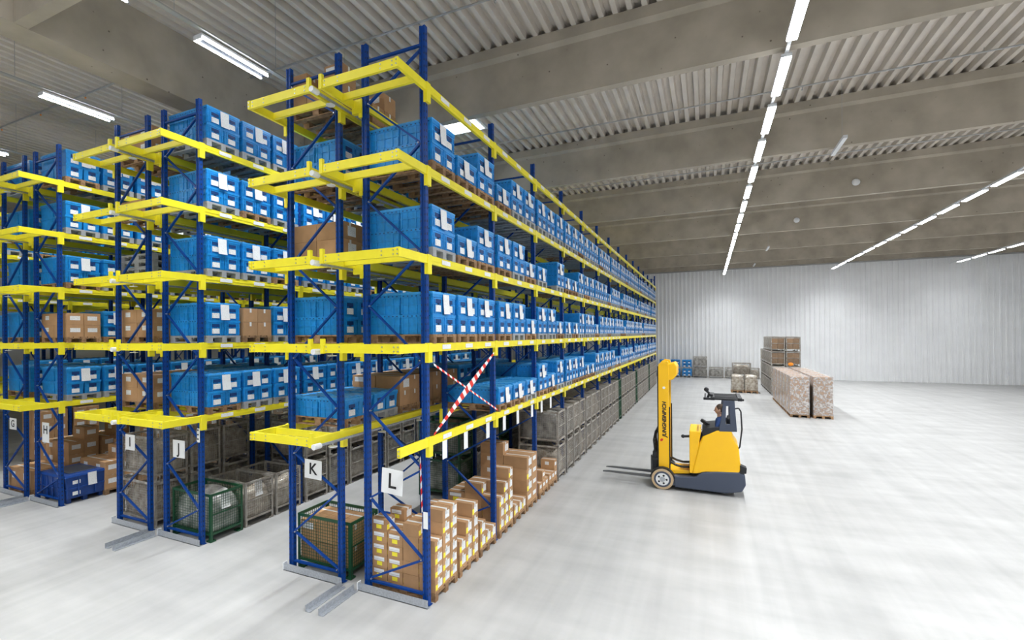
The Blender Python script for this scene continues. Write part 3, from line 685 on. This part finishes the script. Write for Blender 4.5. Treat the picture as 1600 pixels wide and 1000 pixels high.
for i, (rk, x, y, z, w_, d_, h_, lab, parts) in enumerate(cart_list):
    key = (round(w_, 3), round(d_, 3), round(h_, 3))
    if key not in CT: CT[key] = carton_parts(*key)
    if i < 215:
        o = tag(link('carton', CT[key][0], None, (x, y, z)), lab, 'carton', 'brown cartons')
        link('tape', CT[key][1], o)
        if 'rack L' in lab:
            link('shipping_label', CT[key][2], o)
            if (i * 7) % 5 < 4: link('yellow_sticker', CT[key][3], o)
            if 'third row' in lab or 'fourth row' in lab: link('shipping_label', CT[key][4], o); link('yellow_sticker', CT[key][5], o)
        elif i % 2: link('shipping_label', CT[key][4 if i % 4 == 1 else 2], o)
    else:
        cst.box(x - w_ / 2, x + w_ / 2, y - d_ / 2, y + d_ / 2, z, z + h_, 'card'); cst.box(x - w_ / 2 - .001, x + w_ / 2 + .001, y - .025, y + .025, z + h_, z + h_ + .001, 'tape'); cst.box(x + w_ / 2, x + w_ / 2 + .001, y - d_ * .3, y + d_ * .3, z + h_ * .4, z + h_ * .75, 'paper')
        cst.box(x - w_ * .2, x + w_ * .1, y - d_ / 2 - .001, y - d_ / 2, z + h_ * .45, z + h_ * .8, 'paper')
if cst.v: tag(link('cartons', cst.mesh('cartons_far')), 'more brown cartons stacked deep in the left racks', 'cartons', None, 'stuff')
# dark blue bin at the foot of rack H
o = empty('container_bin', (-14.93, 7.42, 0), 'dark blue lidded container bin standing at the foot of rack H', 'container')
b = MB(); b.frust((-.57, .57, -.46, .46), .12, (-.6, .6, -.5, .5), .66, 'bin'); b.box(-.61, .61, -.51, .51, .36, .39, 'bin')
for x in (-.6, .6):
    for y in (-.46, -.2, .2, .46): b.box(x - .012, x + .012, y - .02, y + .02, .13, .66, 'bin')
for x in (-.5, -.25, 0, .25, .5):
    for y in (-.5, .5): b.box(x - .02, x + .02, y - .012, y + .012, .13, .66, 'bin')
link('body', b.mesh('bin_body'), o, bevel=.008)
b = MB(); b.frust((-.63, .63, -.53, .53), .66, (-.60, .60, -.50, .50), .72, 'bin'); b.box(-.42, .42, -.33, .33, .72, .735, 'truck_g'); link('lid', b.mesh('bin_lid'), o, bevel=.01)
b = MB()
for x in (-.45, .45):
    for y in (-.38, 0, .38): b.box(x - .06, x + .06, y - .05, y + .05, 0, .13, 'bin')
link('feet', b.mesh('bin_feet'), o)
b = MB(); b.box(.605, .609, -.34, -.16, .48, .57, 'paper'); link('label', b.mesh('bin_label'), o); b = MB(); b.box(.60, .606, -.34, -.16, .20, .29, 'paper'); link('label', b.mesh('bin_label'), o)
tag(link('paper_sheet', ME['sheet'], None, (-14.30, 7.42, .70)), 'white printed sheet hanging on the dark blue bin', 'paper sheet')
for x, y, z, t in ((-8.60 + .02, 7.22, .93, 'green cage at the foot of rack J'), (-8.60, 8.12, .93, 'second cage at the foot of rack J'), ): tag(link('paper_sheet', ME['sheet'], None, (x - .46, y, z)), 'white printed sheet hanging on the ' + t, 'paper sheet')
# tags hanging under the low beam of rack L
tm = MB(); tm.box(0, .002, 0, .16, -.30, 0, 'white'); tme = tm.mesh('hanging_tag')
for i, y in enumerate((7.33, 8.14, 9.15, 10.05, 10.9, 11.95, 12.75, 13.6)):
    tag(link('hanging_tag', tme, None, (-3.84, y - .08, 2.475)), 'blank white tag under the lowest beam of rack L, %s from the near end' % ORD[i], 'tag', 'white tags under the lowest beam')
# red and white barrier tape across the empty bay
def tape(p, q, w0, w1, w2, n, label, sag=.0, tw=0):
    b = MB(); p = Vector(p); q = Vector(q)
    d = (q - p).normalized(); nrm = Vector((1, 0, 0)); sd = d.cross(nrm).normalized()
    def wd(t): return (w0 * (1 - 2 * t) + w1 * 2 * t) if t < .5 else (w1 * (2 - 2 * t) + w2 * (2 * t - 1))
    for i in range(n):
        t0, t1 = i / n, (i + 1) / n; sk = .35 / n
        for side, e in ((1, .0), (-1, .001)):
            a = p.lerp(q, t0); c = p.lerp(q, t1); o1 = nrm * e
            W0, W1 = wd(t0) / 2, wd(t1) / 2
            pts = [a - sd * W0 + o1, p.lerp(q, min(1, t0 + sk)) + sd * W0 + o1, p.lerp(q, min(1, t1 + sk)) + sd * W1 + o1, c - sd * W1 + o1]
            b.poly(pts if side > 0 else pts[::-1], 'red' if i % 2 else 'white')
    return tag(link('barrier_tape', b.mesh('barrier_tape')), label, 'barrier tape', 'red and white barrier tape')
tape((-3.86, 9.62, 3.86), (-3.86, 7.0, 2.62), .04, .15, .03, 26, 'wide red and white striped tape running down across the empty bay')
tape((-3.85, 6.98, 3.74), (-3.85, 9.70, 2.65), .035, .03, .035, 30, 'thin red and white striped tape rising left across the empty bay')
tape((-3.99, 6.79, 2.32), (-3.96, 6.79, 1.45), .035, .045, .035, 9, 'short red and white striped tape on the corner post of rack L')
b = MB(); b.box(-.04, .04, -.002, .002, -.13, .13, 'white'); tag(link('paper_note', b.mesh('paper_note'), None, (-3.90, 6.79, 1.33)), 'small white note on the corner post of rack L', 'note')
b = MB(); b.box(-.03, .05, -.003, .003, -.28, .0, 'white'); 
for q in range(3): b.box(-.02, .02, -.005, -.003, -.05 - .09 * q, -.02 - .09 * q, 'black')
tag(link('paper_note', b.mesh('paper_note'), None, (-9.15, 6.78, 2.35)), 'narrow black and white strip on the corner post of rack J', 'note')
# ------------------------------------------------------------------ goods along the far wall and on the right
def wall_stack(x, y, kind, n, txt):
    for t in range(n):
        if kind == 'c': cage(x, y, t * .99, 'cage', '%s of the %s by the far wall' % (('lower', 'upper')[t] if n > 1 else 'single', txt), t % 3, 'goods by the far wall')
YWL = 53.6
def wall_crates(x, n, txt):
    z = 0
    for t in range(n):
        tag(link('plastic_pallet', ME['plastic'], None, (x, YWL, z), rz=PI / 2), 'grey pallet %s of the %s of blue crates by the far wall' % (('at the bottom', 'halfway up')[t], txt), 'pallet', 'pallets by the far wall'); z += .15
        for q in range(2):
            for ix in (-.2, .2):
                o = bpy.data.objects.new('storage_crate', None); C.objects.link(o); o.location = (x + ix * 1.01, YWL - .3, z); o.rotation_euler = (0, 0, -PI / 2)
                tag(o, '%s blue crate, %s layer, %s by the far wall' % ('left' if ix < 0 else 'right', nth(t * 2 + q + 1), txt), 'crate', 'blue crates by the far wall')
                link('crate_body', ME['body'], o); link('label', ME['clabel'], o)
                if q == 1: link('lid', ME['lid'], o, (0, 0, CH))
            z += CH
        z += .045
for x, n, t in ((-3.75, 2, 'first stack'), (-2.75, 2, 'second stack'), (-1.75, 2, 'third stack')): wall_crates(x, n, t)
def wcage(x, y, z, cont, txt, mt='cage'):
    o = cage(x, y, z, mt, txt, cont, 'wire cages by the far wall'); o.rotation_euler = (0, 0, 0); return o
wcage(-.62, YWL, 0, 2, 'lower of two right of the blue stacks by the wall'); wcage(-.62, YWL, .98, 0, 'upper of two right of the blue stacks by the wall')
wcage(.72, YWL, 0, 2, 'single, standing alone by the middle of the wall')
wcage(2.05, YWL, 0, 0, 'with blue goods, right of the lone cage'); wcage(3.6, YWL, 0, 1, 'last one before the tall stack by the wall')
def bundle(x, y, z, sx, sy, sz, m_, label, cat='wrapped goods'):
    return tag(link('wrapped_bundle', lump(int(x * 100 + y), sx, sy, sz, m_, .08), None, (x, y, z)), label, cat)
tag(link('wooden_pallet', ME['wood'], None, (1.88, 41.3, 0), rz=PI / 2), 'wooden pallet under the left rounded bundle', 'pallet'); tag(link('wooden_pallet', ME['wood'], None, (2.72, 41.3, 0), rz=PI / 2), 'wooden pallet under the right rounded bundle', 'pallet')
bundle(1.88, 41.3, .146, .78, 1.1, 1.0, 'bagclear', 'left rounded film-wrapped bundle standing in the middle of the aisle end'); bundle(2.72, 41.3, .146, .78, 1.1, 1.0, 'bagclear', 'right rounded film-wrapped bundle standing in the middle of the aisle end')
for q, z in enumerate((0, .975)): cage(2.25, 43.4, z, 'cage', '%s of two behind the rounded bundles' % ('lower', 'upper')[q], q, 'two cages behind the rounded bundles')
# tall cage stacks at the right of the open aisle
key = (.335, .5, .34); CT[key] = carton_parts(*key)
for c_ in range(6):
    y = 40.5 + 1.25 * c_
    for r_ in range(2 if c_ < 2 else 1):
        for t in range(4 if c_ < 4 else 3):
            cg = cage(4.2 + r_ * .85, y, t * .975, 'cage', '%s level of the %s tall stack, %s column, right of the aisle' % (nth(t + 1), nth(c_ + 1), ('left', 'right')[r_]), None, 'tall cage stacks right of the aisle end')
            cg.rotation_euler = (0, 0, PI / 2)
            if c_ == 0:
                for h_ in range(2):
                    for w__ in range(2): tag(link('carton', CT[key][0], None, (4.02 + w__ * .355 + r_ * .85, y - .2, .165 + t * .975 + h_ * .36)), '%s %s carton in the %s cage, %s column of the tall stack' % (('lower', 'upper')[h_], ('left', 'right')[w__], nth(t + 1), ('left', 'right')[r_]), 'carton', 'cartons in the tall cage stacks')
# film wrapped pallets of cartons in front of them
key = (.74, .56, .46); CT[key] = carton_parts(*key); bs = MB()
fm = bpy.data.materials.new('stretch_film'); fm.use_nodes = True; nt = fm.node_tree; pb = nt.nodes['Principled BSDF']; pb.inputs['Base Color'].default_value = (.85, .86, .88, 1); pb.inputs['Roughness'].default_value = .15
tc = nt.nodes.new('ShaderNodeTexCoord'); wn = nt.nodes.new('ShaderNodeTexNoise'); wn.inputs['Scale'].default_value = 7; wn.inputs['Distortion'].default_value = 1.2; wn.inputs['Detail'].default_value = 5; cr = nt.nodes.new('ShaderNodeValToRGB'); cr.color_ramp.elements[0].position = .42; cr.color_ramp.elements[1].position = .62
cr.color_ramp.elements[0].color = (.22, .22, .22, 1); cr.color_ramp.elements[1].color = (.62, .62, .62, 1)
nt.links.new(tc.outputs['Object'], wn.inputs['Vector']); nt.links.new(wn.outputs['Fac'], cr.inputs[0]); nt.links.new(cr.outputs[0], pb.inputs['Alpha']); M['film'] = fm
for c_ in range(6):
    y = 30.6 + 1.28 * c_; nz = 4; hgt = nz * .465
    for r_ in range(2):
        x = 4.05 + r_ * .95
        tag(link('wooden_pallet', ME['wood'], None, (x, y, 0), rz=PI / 2), 'pallet under the %s film-wrapped load, %s column, right of the aisle' % (nth(c_ + 1), ('left', 'right')[r_]), 'pallet', 'pallets right of the open aisle')
        for k_ in range(nz):
            for j in range(2):
                px, py, pz = x, y - .29 + .58 * j, .146 + k_ * .465
                if r_: bs.box(px - .37, px + .37, py - .28, py + .28, pz, pz + .46, 'card')
                else:
                    o = tag(link('carton', CT[key][0], None, (px, py, pz)), '%s carton, %s layer, %s film-wrapped load right of the aisle' % (('near', 'far')[j], nth(k_ + 1), nth(c_ + 1)), 'carton', 'film-wrapped cartons right of the aisle')
                    link('tape', CT[key][1], o)
        b = MB(); b.box(-.40, .40, -.60, .60, 0, hgt + .02, 'film'); tag(link('stretch_film', b.mesh('stretch_film'), None, (x, y, .15)), 'clear stretch film around the %s load, %s column, right of the aisle' % (nth(c_ + 1), ('left', 'right')[r_]), 'stretch film', 'film around the wrapped loads')
tag(link('cartons', bs.mesh('cartons_wrapped')), 'cartons of the second, hidden column of film-wrapped loads', 'cartons', None, 'stuff')
b = MB(); b.ball((0, 0, 0), .12, 'orange', 1.3, .3, 1, 6); tag(link('orange_sticker', b.mesh('orange_sticker'), None, (4.9, 39.87, 2.1)), 'round orange marker on the tall cage stack', 'marker')

# ------------------------------------------------------------------ reach truck
T = empty('reach_truck', (-1.1, 15.35, 0), 'yellow and slate reach truck with raised mast standing in the open aisle', 'reach truck')
def tp(name, b, bev=0.0, smooth=False, par=None, loc=(0, 0, 0)): return link(name, b.mesh(name, smooth), par or T, loc, bev)
HW = .62        # half width
b = MB()        # slate chassis: side profile extruded across
prof = [(.30, .09), (1.50, .08), (1.86, .16), (1.95, .34), (1.93, .60), (1.80, .66), (1.30, .62), (.95, .56), (.80, .42), (.28, .38)]
b.prism(prof, 'y', -HW, HW, 'truck_g'); tp('chassis', b, .03)
for s_ in (-1, 1):
    b = MB(); b.prism([(-.12, .14), (.45, .12), (.45, .38), (.30, .40), (.0, .37), (-.12, .30)], 'y', s_ * (HW - .02), s_ * (HW - .20), 'truck_g'); tp('support_arm', b, .015)
    b = MB(); yw = s_ * (HW - .03)
    b.tube((0, yw + .06, .275), (0, yw - .06, .275), .275, 'tyre', 28); b.tube((0, yw + .064, .275), (0, yw - .064, .275), .215, 'truck_g', 28)
    wh = tp('wheel', b, .008)
    b = MB(); b.tube((0, yw + .07, .275), (0, yw - .07, .275), .165, 'whitepaint', 24); b.tube((0, yw + .078, .275), (0, yw - .078, .275), .07, 'galv', 12)
    for q in range(5): a = q * 2 * PI / 5; b.tube((math.cos(a) * .105, yw + .073, .275 + math.sin(a) * .105), (math.cos(a) * .105, yw - .073, .275 + math.sin(a) * .105), .028, 'truck_k', 8)
    link('hub', b.mesh('hub'), wh)
    b = MB(); pts = []
    for q in range(9): a = PI * (.05 + .9 * q / 8); pts.append((math.cos(a) * .32, .275 + math.sin(a) * .32))
    inn = [(u * .93, .275 + (v - .275) * .93) for u, v in pts][::-1]
    b.prism(pts + inn, 'y', yw + .05 * s_, yw - .09 * s_, 'truck_k'); tp('mudguard', b)
# body
b = MB(); prof = [(.72, .50), (.86, .52), (1.05, .58), (1.80, .62), (1.84, .75), (1.80, 1.28), (1.74, 1.36), (1.66, 1.52), (1.64, 1.72), (1.30, 1.68), (.98, 1.50), (.90, 1.30)]
b.prism(prof, 'y', -HW + .015, HW - .015, 'truck_y'); tp('body_cover', b, .03)
b = MB(); b.prism([(.66, .50), (.84, .50), (.90, 1.35), (.94, 1.62), (.66, 1.62)], 'y', -HW + .05, HW - .05, 'truck_y'); tp('front_cover', b, .02)
b = MB(); b.prism([(.98, 1.50), (1.30, 1.66), (1.66, 1.72), (1.66, 1.78), (1.28, 1.76), (1.05, 1.72), (.96, 1.62)], 'y', -HW + .03, HW - .03, 'truck_k'); tp('dashboard', b, .01)
b = MB(); b.prism([(.12, .38), (.66, .44), (.66, .52), (.10, .50)], 'y', -.40, .40, 'truck_y'); tp('battery_deck', b, .01)
for s_ in (-1, 1): b = MB(); b.path([(.12, s_ * .25, .50), (.18, s_ * .28, .68), (.30, s_ * .3, .62), (.48, s_ * .3, .58), (.70, s_ * .3, .60)], .032, 'truck_k'); tp('hose', b)
b = MB(); b.tube((.50, -.35, 1.42), (.82, -.35, 1.45), .035, 'truck_k', 10); b.ball((.50, -.35, 1.42), .05, 'truck_k', n=6); tp('control_lever', b)
# mast
for s_ in (-1, 1):
    b = MB(); y0 = s_ * .42
    b.prism([(-.10, y0 - .06), (.16, y0 - .06), (.16, y0 + .06), (-.10, y0 + .06)], 'z', .32, 3.36, 'truck_y')
    b.box(-.13, -.10, y0 - .05, y0 + .05, .32, 3.30, 'truck_k'); b.box(.16, .19, y0 - .04, y0 + .04, .5, 2.2, 'truck_k')
    b.prism([(-.08, 3.36), (.0, 3.46), (.14, 3.44), (.16, 3.36)], 'y', y0 - .06, y0 + .06, 'truck_y')
    tp('mast_profile', b, .008)
b = MB(); b.box(-.06, .14, -.36, .36, 3.22, 3.36, 'truck_y'); b.box(-.06, .14, -.36, .36, .45, .6, 'truck_y'); b.box(-.06, .14, -.36, .36, 1.8, 1.88, 'truck_y')
b.prism([(.14, 3.36), (.30, 3.40), (.36, 3.30), (.36, 3.06), (.26, 2.94), (.14, 2.92)], 'y', -.47, .47, 'truck_y'); tp('mast_head', b, .02)
b = MB(); b.tube((.02, 0, .4), (.02, 0, 3.2), .045, 'steel', 14); b.tube((.09, .14, .4), (.09, .14, 2.3), .035, 'steel', 12); tp('lift_cylinder', b)
for s_ in (-1, 1): b = MB(); b.bar((-.02, s_ * .2, .5), (-.02, s_ * .2, 3.25), .02, .04, 'truck_k'); tp('lift_chain', b)
tx = link('lettering', textmesh('JUNGHEINRICH', .135, 'black', .001, .25, .005), T, (.05, -.486, 1.86)); tx.rotation_euler = (PI / 2, -PI / 2, 0)
b = MB(); b.prism([(-.05, 1.26), (.0, 1.28), (.02, 1.33), (-.03, 1.34), (-.06, 1.31)], 'y', -.488, -.482, 'red'); tp('red_logo_mark', b)
b = MB(); b.tube((.04, -.49, 2.72), (.04, -.48, 2.72), .035, 'whitepaint', 14); tp('round_plate', b)
# carriage and forks
b = MB(); b.box(-.26, -.15, -.42, .42, .30, .95, 'truck_k'); b.box(-.28, -.13, -.46, .46, .30, .40, 'truck_k'); b.box(-.28, -.13, -.46, .46, .72, .80, 'truck_k'); tp('fork_carriage', b, .006)
b = MB()
for s_ in (-1, 1): b.path([(-.20, s_ * .36, .90), (-.24, s_ * .36, 1.25), (-.19, s_ * .36, 1.5), (-.14, s_ * .36, 1.54)], .022, 'truck_k')
b.tube((-.19, -.36, 1.5), (-.19, .36, 1.5), .02, 'truck_k'); b.tube((-.23, -.36, 1.2), (-.23, .36, 1.2), .015, 'truck_k')
for q in (-.18, 0, .18): b.tube((-.22, q, .92), (-.20, q, 1.5), .012, 'truck_k')
tp('load_backrest', b)
for s_ in (-1, 1):
    b = MB(); y0 = s_ * .27; b.box(-.32, -.28, y0 - .05, y0 + .05, .22, .82, 'steel')
    b.prism([(-.28, .20), (-.28, .265), (-1.45, .255), (-1.62, .235), (-1.62, .22)], 'y', y0 - .05, y0 + .05, 'steel'); tp('fork', b, .004)
# cab: wide slate pillar with slot, roof guard
for s_ in (-1, 1):
    b = MB(); y0, y1 = (-HW + .01, -HW + .07) if s_ < 0 else (HW - .10, HW - .04)
    b.prism([(1.37, 1.70), (1.50, 1.70), (1.525, 2.44), (1.45, 2.44)], 'y', y0, y1, 'truck_g'); b.prism([(1.61, 1.70), (1.76, 1.70), (1.71, 2.44), (1.60, 2.44)], 'y', y0, y1, 'truck_g')
    b.prism([(1.44, 2.32), (1.72, 2.32), (1.71, 2.47), (1.45, 2.47)], 'y', y0 + .001, y1 - .001, 'truck_g'); b.prism([(1.36, 1.66), (1.76, 1.68), (1.75, 1.86), (1.37, 1.86)], 'y', y0 + .001, y1 - .001, 'truck_g')
    tp('guard_pillar', b, .008)
b = MB()
for (xa, xb) in ((1.16, 1.26), (1.78, 1.88)): b.box(xa, xb, -HW, HW - .05, 2.46, 2.54, 'truck_k')
for y in (-HW + .03, -.3, -.1, .1, .3, HW - .08): b.box(1.02 if y < -.5 else 1.16, 1.92 if y < -.5 else 1.84, y - .025, y + .025, 2.47, 2.52, 'truck_k')
b.box(1.0, 1.16, -HW, -HW + .1, 2.46, 2.52, 'truck_k'); b.box(1.02, 1.06, -HW, HW - .05, 2.46, 2.51, 'truck_k'); tp('overhead_guard', b, .008)
b = MB(); b.path([(1.10, -.5, 2.5), (1.14, -.5, 2.62), (1.08, -.5, 2.68)], .03, 'truck_k'); b.ball((1.07, -.5, 2.72), .06, 'truck_k', n=6); b.box(1.15, 1.22, -.53, -.47, 2.54, 2.60, 'truck_k'); tp('work_lamp', b)
b = MB(); b.path([(1.70, -.58, 2.26), (1.80, -.58, 2.28), (1.85, -.58, 2.20), (1.87, -.58, 1.75), (1.82, -.58, 1.30), (1.78, -.58, 1.24)], .018, 'truck_k'); tp('grab_handle', b)
b = MB(); b.prism([(1.82, .62), (1.96, .64), (1.97, .78), (1.82, .84)], 'y', -HW, -HW + .25, 'truck_k'); tp('rear_step', b, .01)
b = MB(); b.box(1.25, 1.62, -.2, .45, 1.18, 1.30, 'truck_k'); b.box(1.56, 1.66, -.2, .45, 1.28, 1.95, 'truck_k'); tp('seat', b, .03)
b = MB(); b.tube((1.02, .0, 1.74), (1.06, .0, 1.80), .13, 'truck_k', 16); tp('steering_wheel', b)
b = MB(); b.tube((1.2, .2, .17), (1.2, -.2, .17), .165, 'truck_k', 20); tp('drive_wheel', b)
# ------------------------------------------------------------------ driver (seated, facing the forks)
def skin_obj(name, nodes, edges, mt, parent=None, loc=(0, 0, 0), sub=2, root=0):
    me = bpy.data.meshes.new(name); me.from_pydata([n[:3] for n in nodes], edges, []); me.materials.append(M[mt])
    o = link(name, me, parent, loc); sk = o.modifiers.new('skin', 'SKIN'); sk.use_smooth_shade = True
    for i, n in enumerate(nodes): r = n[3]; me.skin_vertices[0].data[i].radius = (r, n[4] if len(n) > 4 else r)
    me.skin_vertices[0].data[root].use_root = True
    s = o.modifiers.new('sub', 'SUBSURF'); s.levels = sub; s.render_levels = sub; return o
N = [(0, 0, .10, .13, .15), (-.01, 0, .28, .12, .15), (-.01, 0, .46, .12, .17), (0, 0, .55, .07, .10), (-.01, 0, .62, .05),
     (-.02, -.17, .50, .065), (-.10, -.24, .30, .048), (-.30, -.20, .22, .038), (-.02, .17, .50, .065), (-.10, .24, .30, .048), (-.30, .14, .22, .038),
     (-.02, -.10, .07, .09), (-.42, -.13, .10, .075), (-.44, -.13, -.25, .055), (-.02, .10, .07, .09), (-.42, .13, .10, .075), (-.44, .13, -.25, .055)]
Ed = [(0, 1), (1, 2), (2, 3), (3, 4), (2, 5), (5, 6), (6, 7), (2, 8), (8, 9), (9, 10), (0, 11), (11, 12), (12, 13), (0, 14), (14, 15), (15, 16)]
D = skin_obj('person', N, Ed, 'overall', None, (.29, 15.12, 1.40)); tag(D, 'person in dark blue workwear seated at the controls of the reach truck', 'person')
# head with face, hair, hands
b = MB(); b.ball((0, 0, 0), .105, 'skin', 1.02, .80, 1.22, 12); b.prism([(-.10, .01), (-.135, -.03), (-.10, -.035)], 'y', -.014, .014, 'skin')
for s_ in (-1, 1): b.ball((.01, s_ * .086, -.005), .028, 'skin', .8, .4, 1.2, 6); b.ball((-.093, s_ * .034, .012), .011, 'black', n=6)
b.box(-.103, -.09, -.025, .025, -.068, -.060, 'red'); b.tube((0, 0, -.20), (0, 0, -.08), .05, 'skin', 12)
link('head', b.mesh('head', True), D, (-.02, 0, .77))
b = MB(); b.ball((.018, 0, .03), .112, 'hair', 1.0, .84, 1.12, 12); link('hair', b.mesh('hair', True), D, (-.01, 0, .775))
for s_, (hx, hy, hz) in ((-1, (-.31, -.20, .215)), (1, (-.31, .14, .215))):
    nd = [(0, 0, 0, .026, .018), (-.05, 0, -.005, .034, .016), (-.085, 0, -.01, .034, .015)]; ed = [(0, 1), (1, 2)]
    for q in range(4):
        yq = -.03 + .02 * q; L = (.055, .07, .066, .05)[q]; i0 = len(nd)
        nd += [(-.10, yq, -.014, .0095), (-.10 - L * .5, yq, -.022, .009), (-.10 - L * .8, yq, -.045, .008)]; ed += [(2, i0), (i0, i0 + 1), (i0 + 1, i0 + 2)]
    i0 = len(nd); nd += [(-.05, -s_ * -.035, -.005, .011), (-.085, -s_ * -.055, -.02, .009)]; ed += [(0, i0), (i0, i0 + 1)]
    skin_obj('hand', nd, ed, 'skin', D, (hx, hy, hz), 1)
b = MB()
for s_ in (-1, 1): b.prism([(-.50, -.40), (-.34, -.40), (-.34, -.30), (-.42, -.24), (-.50, -.27)] if False else [(-.60, -.36), (-.38, -.36), (-.38, -.26), (-.47, -.24), (-.60, -.31)], 'y', s_ * .13 - .045, s_ * .13 + .045, 'truck_k')
link('boots', b.mesh('boots'), D)
